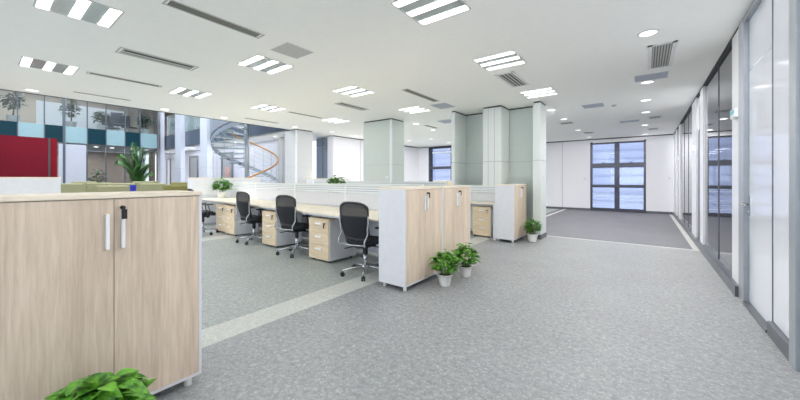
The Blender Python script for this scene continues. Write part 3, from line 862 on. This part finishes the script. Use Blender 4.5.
def make_pot_plant(label, pot_h=.17, pot_r=.095, fr=.22, fh=.26, nleaf=230, ll=.085, seed=1, group=None, name='potted_plant'):
    random.seed(seed)
    t = thing(name, label, 'potted plant', (0, 0, 0), 0, group)
    prof = [(pot_r * .62, 0), (pot_r * .68, .005)]
    n = 9
    for i in range(n):
        z = .01 + (pot_h - .03) * i / (n - 1); r = pot_r * (.70 + .26 * i / (n - 1))
        prof += [(r, z), (r + .002, z + .006)]
    prof += [(pot_r * 1.05, pot_h - .02), (pot_r * 1.05, pot_h), (pot_r * .95, pot_h), (pot_r * .92, pot_h - .02)]
    MB().lathe(prof, 24).build('pot', 'white_pot', t, smooth=True)
    MB().lathe([(pot_r * .9, pot_h - .03), (pot_r * .9, pot_h - .018)], 16).build('soil', 'soil', t)
    st = MB(); lf = MB()
    ns = 26
    tips = []
    for i in range(ns):
        a = random.uniform(0, 2 * PI); rr = fr * random.uniform(.2, .75) ; hz = fh * random.uniform(.25, .8)
        p = Vector((math.cos(a) * rr, math.sin(a) * rr, pot_h + hz * (1.15 - .5 * rr / fr)))
        b = Vector((math.cos(a) * pot_r * .4, math.sin(a) * pot_r * .4, pot_h - .02))
        m_ = (b + p) / 2 + Vector((0, 0, .04))
        st.tube([b, m_, p], .0022, 5)
    st.build('stems', 'stem', t)
    for i in range(nleaf):
        a = random.uniform(0, 2 * PI)
        # points in a bushy ellipsoid
        th = math.acos(random.uniform(-.55, 1)); rho = random.uniform(.45, 1.0) ** .6
        p = Vector((math.sin(th) * math.cos(a) * fr * rho, math.sin(th) * math.sin(a) * fr * rho, pot_h + fh * .42 + math.cos(th) * fh * .5 * rho))
        if random.random() < .10: p.z += random.uniform(.1, .3) * fh; p.x *= .8; p.y *= .8
        d = Vector((math.cos(a + random.uniform(-.7, .7)), math.sin(a + random.uniform(-.7, .7)), random.uniform(-.15, .75)))
        L = ll * random.uniform(.7, 1.25)
        leaf(lf, p - d.normalized() * L * .5, d, Vector((random.uniform(-.3, .3), random.uniform(-.3, .3), 1)), L, L * .30)
    lf.build('foliage', 'leaf', t)
    return t
P = make_pot_plant('bushy green potted plant on the floor by the paired cabinets, nearer of the two', seed=3, fr=.175, fh=.30, pot_h=.145, pot_r=.088, group='potted plants on the floor'); P.location = (-1.97, 3.51, 0)
P = make_pot_plant('bushy green potted plant on the floor by the paired cabinets, farther of the two', seed=5, fr=.175, fh=.30, pot_h=.145, pot_r=.088, group='potted plants on the floor'); P.location = (-1.93, 4.0, 0)
P = make_pot_plant('green potted plant on the floor between white-sided cabinet and the column', seed=8, fr=.19, fh=.33, pot_r=.11, nleaf=200, group='potted plants on the floor'); P.location = (-1.90, 7.12, 0)
P = make_pot_plant('leafy plant at the bottom left in front of the big wood cabinet', seed=12, fr=.20, fh=.24, nleaf=230, ll=.125, group='potted plants on the floor'); P.location = (-1.99, .32, 0)
q = rp(7.08, .50, DZ)
P = make_pot_plant('green plant in a white pot standing on the leftmost desk', seed=21, fr=.26, fh=.40, pot_h=.17, pot_r=.125, nleaf=240, ll=.13, group='plants on the desks'); P.location = q
P = make_pot_plant('green plant whose leaves just show above the desk partition, left of the broad column', seed=31, fr=.24, fh=.46, pot_h=.17, pot_r=.11, nleaf=200, ll=.12, group='plants on the desks'); P.location = (-5.45, 4.85, DZ)

# ================================================================== ATRIUM
FX = -22.0
# red panel
rpn = thing('red_display_panel', 'large deep red free-standing panel behind the white cabinets at far left', 'display panel', (-10.4, 1.13, 0))
box('board', 'red_panel', -.12, 0, -3.0, -.09, 0, 2.21, rpn)
box('edge_strip', 'red_edge', -.12, .02, -.09, 0, 0, 2.21, rpn)
box('shadow_line', 'joint_dark', .0, .004, -.13, -.10, 0, 2.21, rpn)
# glazed facade on the far side of the atrium
gy = [yw_ for yw_ in []]
def fy(px):
    d_ = ray(px); return FX * d_[1] / d_[0]
edges = [fy(v) for v in (-22, 0 - 4, 17.5, 44.4, 64, 87.3, 106, 125, 140, 157.2)]
edges[0] = -.75; edges[1] = fy(0) - .2
edges = [-1.9, -1.1, -.3] + [fy(v) for v in (-3.5, 17.5, 44.4, 64, 87.3, 106, 125, 140, 157.2)]
Bz0, Bz1 = 3.08, 3.85
UZ = 6.4
cw = thing('curtain_wall', 'tall glazed facade across the atrium with thin dark mullions', 'glass wall', (FX, 0, 0))
for i in range(len(edges) - 1):
    y0, y1 = edges[i], edges[i + 1]
    box('pane', 'clear_glass', -.012, 0, y0 + .02, y1 - .02, 0, Bz0 - .01, cw)
    box('pane', 'clear_glass', -.012, 0, y0 + .02, y1 - .02, Bz1 + .01, UZ, cw)
    k = len(edges) - 2 - i
    box('spandrel_panel', 'aqua_panel' if k % 2 == 0 else 'teal_panel', -.05, .02, y0 + .015, y1 - .015, Bz0, Bz1, cw)
for i, y in enumerate(edges):
    w_ = .035 if i != 6 else .09
    box('mullion', 'mullion', -.06, .05, y - w_ / 2, y + w_ / 2, 0, UZ, cw)
box('head_rail', 'mullion', -.06, .05, edges[0], edges[-1], UZ, UZ + .1, cw)
struct(box('floor_upper', 'interior_grey', -27.6, FX - .06, -5, 6.4, Bz0 + .02, Bz1 - .02))
struct(box('ceiling_upper', 'wall_white', -28, FX - .06, -5, 9, UZ, UZ + .3))
struct(box('wall_atrium_lower', 'interior_brown', -27.6, -27.4, -5, 6.6, 0, Bz0))
plain('interior_beige', (176, 166, 152), 0.7)
struct(box('wall_atrium_upper', 'interior_beige', -27.6, -27.4, -5, 9, Bz1, UZ))
struct(box('wall_atrium_end', 'wall_white', -28, FX, -5.2, -5, 0, 9))
# sloping soffit inside upper floor
tag(MB().box(-25.1, -25.0, fy(44), fy(140), Bz1, UZ - 1.0).build('room_divider', 'wall_white'), 'pale grey room divider behind the upper floor glass', 'room divider')
tag(MB().box(-22.0, -21.97, fy(58.5), fy(86), .02, 3.0).build('curtain_panel', 'curtain'), 'white panel before the lower glass, right of the red panel', 'panel')
tag(MB().box(-22.5, -22.3, fy(151.5), fy(157), .02, 2.9).build('timber_panel', 'brown_wood'), 'brown timber panel behind the lower glass beside the palm', 'panel')
# lower interior: brown stair-like beam, bench
tag(MB().box(-24.9, -24.7, fy(104), fy(150), .0, .95).build('reception_counter', 'brown_wood'), 'brown counter inside the lower glass behind the lounge', 'counter')
for i, (px, z) in enumerate(((96, 2.95), (112, 2.95), (132, 2.95), (146, 2.95))):
    o = MB().lathe([(.09, 0), (.09, -.02)], 14).build('ceiling_lamp', 'far_light'); o.location = (-23.6, fy(px) * 23.6 / 22, 3.075)
    tag(o, 'small round ceiling lamp inside the lower glass, %s from the left' % ('first', 'second', 'third', 'fourth')[i], 'ceiling lamp', 'lamps inside the glass facade')
for i in range(7):
    o = MB().lathe([(.14, 0), (.14, -.03)], 14).build('ceiling_lamp', 'far_light'); o.location = (-24.5 - .9 * (i % 2), -.4 + i * 1.1, UZ - .001)
    tag(o, 'round ceiling lamp of the upper floor behind the glass', 'ceiling lamp', 'lamps inside the glass facade')
# trees in pots (upper floor)
def make_tree(label, hgt, fr, mat, name='potted_tree', seed=1, pot=.22, n=170, ll=.2, thin=.3):
    random.seed(seed)
    t = thing(name, label, 'potted tree', (0, 0, 0), 0)
    MB().lathe([(pot * .75, 0), (pot, pot * 1.6), (pot * .9, pot * 1.6), (pot * .88, pot * 1.5)], 16).build('pot', 'white_pot', t)
    MB().tube([(0, 0, pot), (.03, .02, hgt * .45), (0, 0, hgt * .85)], [.03, .022, .01], 7).build('trunk', 'bark', t)
    lf = MB()
    for i in range(n):
        a = random.uniform(0, 2 * PI); th = math.acos(random.uniform(-1, 1)); rho = random.random() ** .45
        p = Vector((math.sin(th) * math.cos(a) * fr * rho, math.sin(th) * math.sin(a) * fr * rho, hgt * .68 + math.cos(th) * hgt * .33 * rho))
        d = Vector((math.cos(a + random.uniform(-.8, .8)), math.sin(a + random.uniform(-.8, .8)), random.uniform(-.4, .6)))
        L = ll * random.uniform(.7, 1.3)
        leaf(lf, p - d.normalized() * L * .5, d, Vector((0, .1, 1)), L, L * thin)
    lf.build('foliage', mat, t)
    return t
for i, (px, top, lab) in enumerate(((13, 1.6, 'potted tree on the upper floor at the far left edge'), (71, 1.5, 'potted tree on the upper floor above the red panel end'), (102, 1.1, 'potted tree on the upper floor in the middle of the facade'), (145, 1.2, 'potted tree on the upper floor at the right end of the facade'))):
    tr = make_tree(lab, top, .42, 'leaf_far', seed=40 + i); X = -22.9; tr.location = (X + (-.2 if i == 2 else 0), fy(px) * (X + (-.2 if i == 2 else 0)) / FX, Bz1)
tr = make_tree('low dark potted tree inside the lower glass right of the white curtain panel', 1.9, .5, 'leaf_deep', seed=50); tr.location = (-22.9, fy(96.5) * 22.9 / 22, 0)
# palm
random.seed(77)
pm = thing('potted_palm', 'tall feathery green palm standing in front of the glass facade', 'potted palm', (-19.2, 19.2 / 22 * fy(138), 0)); pm.scale = (.68, .68, 1.12)
MB().lathe([(.2, 0), (.26, .42), (.24, .42), (.22, .38)], 18).build('pot', 'white_pot', pm)
fro = MB(); stm = MB()
for i in range(34):
    a = 2 * PI * i / 30 * 3.3; lean = random.uniform(.15, 1.05); L = random.uniform(1.4, 2.2)
    pts = []
    for k in range(9):
        s = k / 8
        pts.append(Vector((math.cos(a) * (L * .5 * lean * s ** 1.6), math.sin(a) * (L * .5 * lean * s ** 1.6), .4 + L * (s - .30 * lean * s ** 3) * 1.12)))
    stm.tube(pts, [.014 - .0013 * k for k in range(9)], 5)
    for k in range(2, 9):
        for q_ in (0, .2, .4, .6, .8):
            if k == 8 and q_: continue
            p = pts[k].lerp(pts[min(k + 1, 8)], q_)
            d = (pts[min(k + 1, 8)] - pts[k - 1]).normalized()
            for sg_ in (-1, 1):
                sd_ = Vector((-math.sin(a), math.cos(a), 0)) * sg_
                leaf(fro, p, (d * .45 + sd_).normalized(), Vector((0, 0, 1)), .46, .028, .1, .55)
fro.build('fronds', 'leaf_palm', pm); stm.build('stems', 'stem', pm)
# upper office chairs (dark, far)
def make_far_chair(label):
    t = thing('swivel_chair', label, 'office chair', (0, 0, 0), 0, 'dark swivel chairs behind the upper glass')
    box('backrest', 'dark_grey', -.3, -.24, -.27, .27, .5, 1.15, t, .04)
    box('seat', 'dark_grey', -.26, .28, -.27, .27, .42, .5, t, .03)
    MB().tube([(0, 0, .05), (0, 0, .42)], .03, 8).build('column', 'steel', t)
    s_ = MB()
    for k in range(5): s_.tube([(0, 0, .07), (.3 * math.cos(k * 1.2566), .3 * math.sin(k * 1.2566), .04)], .02, 6)
    s_.build('star_base', 'steel', t)
    return t
f0 = make_far_chair('dark swivel chair behind the upper glass, larger one in the middle'); f0.location = (-22.75, fy(118) * 22.75 / 22, Bz1); f0.rotation_euler = (0, 0, 2.8); f0.scale = (1.0, 1.0, .9)
dup(f0, (-24.4, fy(112) * 24.4 / 22, Bz1), .4, 'dark swivel chair behind the upper glass, low left one')
dup(f0, (-23.4, fy(129.5) * 23.4 / 22, Bz1), 2.2, 'dark swivel chair behind the upper glass, right one')
dup(f0, (-22.75, fy(116) * 22.75 / 22, 0.0), 1.0, 'dark swivel chair inside the lower glass, by the palm', 'dark swivel chairs behind the lower glass')
dup(f0, (-23.7, fy(128) * 23.7 / 22, 0.0), 2.0, 'dark swivel chair inside the lower glass, just left of the palm', 'dark swivel chairs behind the lower glass')
# lounge chairs
def make_lounge(label, mat):
    t = thing('lounge_chair', label, 'lounge chair', (0, 0, 0), 0, 'olive lounge chairs in the atrium')
    b = MB(); b.poly_prism([(-.36, -.42), (-.26, -.42), (-.26, .42), (-.36, .42)], .45, 1.18); 
    o = b.build('backrest', mat, t, .05)
    box('seat', mat, -.30, .42, -.33, .33, .30, .50, t, .04)
    for s_ in (-1, 1):
        MB().poly_prism([(-.30, s_ * .34), (.36, s_ * .34), (.36, s_ * .43), (-.30, s_ * .43)][::1], .12, .78).build('armrest', mat, t, .03)
    for x in (-.25, .33):
        for y in (-.3, .3): MB().tube([(x, y, 0), (x, y, .3)], .018, 6).build('leg', 'dark_grey', t)
    return t
lc = [(71.5, 183.3, 12.0, 'leftmost, beside the white cabinet'), (83, 181.3, 15.0, 'second from left, higher in the back'), (94, 182.6, 13.0, 'third from left'), (111, 185.3, 10.6, 'front one with the lowest top, before the dark chairs'),
      (121, 183.0, 13.0, 'behind the front one, left of the blue bin'), (139.5, 181.3, 14.4, 'tall one right of the blue bin'), (147.5, 180.9, 16.5, 'narrow one behind the tall one'), (156, 183.2, 12.6, 'middle one with a pale seat'),
      (174, 184.6, 11.2, 'rightmost front one'), (179, 182.2, 14.2, 'rightmost rear one')]
l0 = None
lmesh = {}
for i, (px, top, t_, lab) in enumerate(lc):
    d_ = ray(px); loc = (d_[0] * t_, d_[1] * t_, 0)
    mat = 'olive_dark' if i in (8, 9) else 'olive'
    lab = 'olive lounge chair in the atrium, ' + lab
    if mat not in lmesh:
        c_ = make_lounge(lab, mat); lmesh[mat] = c_; c_.location = loc
    else: c_ = dup(lmesh[mat], loc, 0, lab)
    c_.rotation_euler = (0, 0, [PI - .4, PI, PI + .3, PI, PI - .2, PI + .2, PI, PI - .5, PI, PI][i])
    c_.scale = (1, 1, (H - (top - Y0) * t_ / F) / 1.18)
d_ = ray(130); bn = MB().lathe([(.15, 0), (.19, 1.08), (.2, 1.1), (.17, 1.1), (.16, 1.06)], 20).build('litter_bin', 'blue_plastic'); bn.location = (d_[0] * 12.2, d_[1] * 12.2, 0)
tag(bn, 'blue bin between the olive lounge chairs', 'bin')
# corner + wing facade (runs along X at Y=6.8)
WY = 6.8
def wx(px, Y=WY): return xw(px, Y)
wcol = [(157.6, 162.2, 6.55), (175, 183, 6.6), (200, 210, 6.6)]
names = ['corner column of the atrium where the two facades meet', 'blue-white atrium column, middle one of three', 'blue-white atrium column just left of the spiral staircase']
for (p0_, p1_, Y), nm in zip(wcol, names):
    column('tall ' + nm, xw(p0_, Y), xw(p1_, Y) - .3, Y, Y + .2, 'column_blue', 1.9, z1=6.6, base=False, joint=False, edge=False, group='blue-white atrium columns')
switch(xw(203.5, 6.6), 6.6, 1.9 - .42, 0, 'white switch low on the column left of the spiral staircase')
struct(box('trim_16', 'navy_band', wx(162.5), -10.1, WY, WY + .15, Bz0, Bz1))
struct(box('floor_wing', 'interior_grey', -28, -10.1, WY + .15, 9.3, Bz0 + .01, Bz1 - .1))
plain('wing_paint', (196, 201, 213), .5)
struct(box('wall_wing', 'wing_paint', -28, -10.9, 7.95, 8.1, 0, 3.04))
struct(box('wall_wing_upper', 'wall_white', -28, -9.8, 9.1, 9.3, Bz1 - .1, 7.5))
struct(box('ceiling_wing', 'wall_white', -28, -9.8, WY + .4, 9.3, UZ, UZ + .2))
# glass balustrade upper
bl = thing('glass_balustrade', 'clear glass balustrade with grey handrail along the upper atrium gallery', 'balustrade', (0, WY - .01, Bz1))
xs = [-22.0 + k * 1.3 for k in range(7)]
for k in range(len(xs) - 1):
    box('pane', 'stair_glass', xs[k] + .03, xs[k + 1] - .03, 0, .012, .02, 1.0, bl)
    box('post', 'steel', xs[k] - .02, xs[k] + .02, -.02, .03, 0, 1.05, bl)
MB().tube([(xs[0], .0, 1.07), (xs[-1], 0, 1.07)], .03, 8).build('handrail', 'steel', bl)
# doors and joints on the wing wall
def wdoor(nm, px0, px1, Y=7.95):
    x0, x1 = xw(px0, Y), xw(px1, Y)
    d = bpy.data.objects.new(nm, None); COL.objects.link(d); d.location = ((x0 + x1) / 2, Y, 0); d['kind'] = 'structure'
    W = (x1 - x0) / 2
    f = MB(); f.box(-W, -W + .12, -.05, 0, 0, 2.6).box(W - .12, W, -.05, 0, 0, 2.6).box(-W, W, -.05, 0, 2.6, 2.72); f.build('door_frame', 'dark_grey', d)
    box('door_leaf', 'frame_grey', -W + .12, W - .12, -.03, 0, 0, 2.6, d)
    return d
wdoor('door_4', 190, 198.5); wdoor('door_5', 222, 233.5)
wdoor('door_6', 167, 171)
ps = tag(MB().box(xw(225.5, 7.9), xw(229.5, 7.9), 7.89, 7.91, 1.45, 1.95).build('poster', 'poster'), 'small orange picture on the door behind the spiral staircase', 'poster')
for px in (213.5, 217):
    struct(box('trim_17', 'seam', xw(px, 7.95) - .02, xw(px, 7.95) + .02, 7.94, 7.95, 0, 3.04))
struct(box('trim_18', 'seam', -24, -10.9, 7.943, 7.95, 1.92, 1.94))
column('slim pale column right of the spiral staircase', xw(277.5, 7.6), xw(282, 7.6), 7.6, 7.9, 'column_paint', 1.9, z1=3.04, base=False, joint=False, edge=False, group='wing columns')
for i, (x, y) in enumerate(((xw(168, 7.4), 7.4), (xw(192, 7.3), 7.3), (xw(275.3, 7.3), 7.3), (xw(235, 7.3), 7.3), (-21, 7.4), (-16, 7.4))):
    d9 = dup(D0, (x, y, 3.04), 0, 'small round downlight under the atrium gallery, ' + ['first from left', 'second from left', 'right of the spiral staircase', 'behind the spiral staircase', 'near the corner', 'near the middle'][i], 'downlights under the gallery')

# ================================================================== SPIRAL STAIR
SCx, SCy = -12.2, 6.52 - .95
d_ = ray(247); SCx, SCy = d_[0] * 12.2, d_[1] * 12.2
R = 1.16; r0 = .08
ss = thing('spiral_staircase', 'steel and glass spiral staircase with amber handrail rising to the upper floor', 'staircase', (SCx, SCy, 0))
MB().lathe([(.085, 0), (.085, 4.9)], 24).build('centre_pole', 'steel', ss, smooth=True)
A0 = math.atan2(-SCy, -SCx)
def zt(phi): return .35 + 3.05 * phi / 360
def pt(phi, r, z): a = A0 + math.radians(phi); return (r * math.cos(a), r * math.sin(a), z)
phi = -35.0; step = 20.5; k = 0
while zt(phi) < 3.85 and k < 24:
    z = zt(phi)
    a0_, a1_ = phi, phi + step + 3
    n = 4
    pts = [pt(a0_, r0, 0)[:2]] + [pt(a0_ + (a1_ - a0_) * j / n, R, 0)[:2] for j in range(n + 1)] + [pt(a1_, r0, 0)[:2]]
    tr_ = MB().poly_prism(pts, z - .035, z).build('tread', 'stair_glass', ss)
    p0_ = pt(a0_, r0, 0); p1_ = pt(a0_, R, 0)
    MB().tube([(p0_[0], p0_[1], z - .035), (p1_[0], p1_[1], z - .035)], .018, 6).build('tread_bearer', 'rail_white', tr_)
    phi += step; k += 1
PH1 = phi
def ribbon(p0_, p1_, r, zlo, zhi, th, name, mat):
    m_ = MB(); n = int((p1_ - p0_) / 6)
    for j in range(n + 1):
        p = p0_ + (p1_ - p0_) * j / n
        for rr, dz in ((r, zlo), (r, zhi), (r + th, zhi), (r + th, zlo)):
            m_.v.append(Vector(pt(p, rr, zt(p) + dz)))
    for j in range(n):
        for q_ in range(4):
            a = j * 4 + q_; b = j * 4 + (q_ + 1) % 4; m_.f.append([a, b, b + 4, a + 4])
    m_.f.append([0, 1, 2, 3]); m_.f.append([n * 4 + q_ for q_ in (3, 2, 1, 0)])
    return m_.build(name, mat, ss, smooth=False)
ribbon(-40, PH1, R, -.10, .05, .02, 'outer_stringer', 'steel_paint')
ribbon(250, PH1, R + .03, .1, .95, .015, 'balustrade_panel', 'steel_paint')
hr = MB(); hr.tube([pt(p, R - .06, zt(p) + 1.0) for p in range(-40, 250, 6)], .03, 8); hr.build('handrail', 'amber', ss, smooth=True)
for j, p in enumerate(range(-34, 246, 20)):
    MB().tube([pt(p, R - .06, zt(p)), pt(p, R - .06, zt(p) + 1.0)], .012, 6).build('baluster', 'steel', ss)
for dz in (.2, .4, .6, .8):
    MB().tube([pt(p, R - .06, zt(p) + dz) for p in range(-40, 250, 8)], .006, 5).build('cable', 'rail_white', ss)
# landing
MB().box(-.4, .9, .45, WY - SCy - .002, 3.72, 3.85).build('landing', 'steel_paint', ss)

# ================================================================== LIGHT
w = bpy.data.worlds.new('World'); SC.world = w; w.use_nodes = True
bg = w.node_tree.nodes['Background']; bg.inputs[0].default_value = (.86, .91, 1.0, 1); bg.inputs[1].default_value = 2.1
def area(name, loc, rot, sx, sy, e, col=(1, 1, 1)):
    l = bpy.data.lights.new(name, 'AREA'); l.shape = 'RECTANGLE'; l.size = sx; l.size_y = sy; l.energy = e; l.color = col
    o = bpy.data.objects.new(name, l); COL.objects.link(o); o.location = loc; o.rotation_euler = rot
    return o
# atrium roof: unseen; the area lights under it are added fill
struct(box('ceiling_atrium', 'wall_white', -28, ATR + .0, YN - .2, 9.3, 8.6, 8.8))
struct(box('wall_atrium_over', 'wall_white', ATR, ATR + .2, YN, 9.3, CEIL + .35, 8.6))
for i, (x, y) in enumerate(((-13, 0), (-13, 4.5), (-18, 0), (-18, 4.5))):
    area('atrium_fill', (x, y, 8.5), (0, 0, 0), 3, 3, 260, (.93, .97, 1.0))
area('gallery_fill', (-25, 2, UZ - .1), (0, 0, 0), 3, 6, 140)  # added fill for the upper rooms behind the glass
area('lower_hall_fill', (-24.8, 2, 3.0), (0, 0, 0), 3.5, 7, 190)  # added fill to brighten the interior behind the lower glass
area('wing_fill', (-17, 7.5, 3.0), (0, 0, 0), 9, .5, 35)  # added fill under the gallery, besides its downlights
area('gallery_fill', (-18, 8.2, UZ - .1), (0, 0, 0), 6, 1, 60)  # added fill over the upper gallery

area('back_fill', (-4.2, YN + .05, 1.75), (PI / 2, 0, PI), 9.5, 2.2, 300, (1.0, .99, .98))  # fill added behind the camera to brighten the ceiling and cabinet sides
for o in [o for o in COL.objects if o.name.startswith('downlight')]:
    l = bpy.data.lights.new('downlight_lamp', 'AREA'); l.shape = 'DISK'; l.size = .16; l.energy = 23; l.color = (1, .985, .98)
    lo = bpy.data.objects.new('downlight_lamp', l); COL.objects.link(lo); lo.location = Vector(o.location) + Vector((0, 0, -.014))
# ================================================================== CAMERA
cam = bpy.data.cameras.new('camera'); co = bpy.data.objects.new('camera', cam); COL.objects.link(co)
cam.sensor_fit = 'HORIZONTAL'; cam.sensor_width = 36; cam.lens = 36 * F / 800
cam.shift_y = -(200 - Y0) / 800 * 1.0
cam.clip_start = .05; cam.clip_end = 200
co.location = (0, 0, H); co.rotation_euler = (PI / 2, 0, YAW)
SC.camera = co
SC.view_settings.view_transform = 'Standard'; SC.view_settings.look = 'None'; SC.view_settings.gamma = 1; SC.view_settings.use_curve_mapping = False
SC.view_settings.exposure = 0.60
SC.cycles.use_denoising = True
SC.cycles.max_bounces = 10; SC.cycles.diffuse_bounces = 6; SC.cycles.transparent_max_bounces = 16
SC.cycles.sample_clamp_indirect = 6
SC.cycles.sample_clamp_direct = 1.1
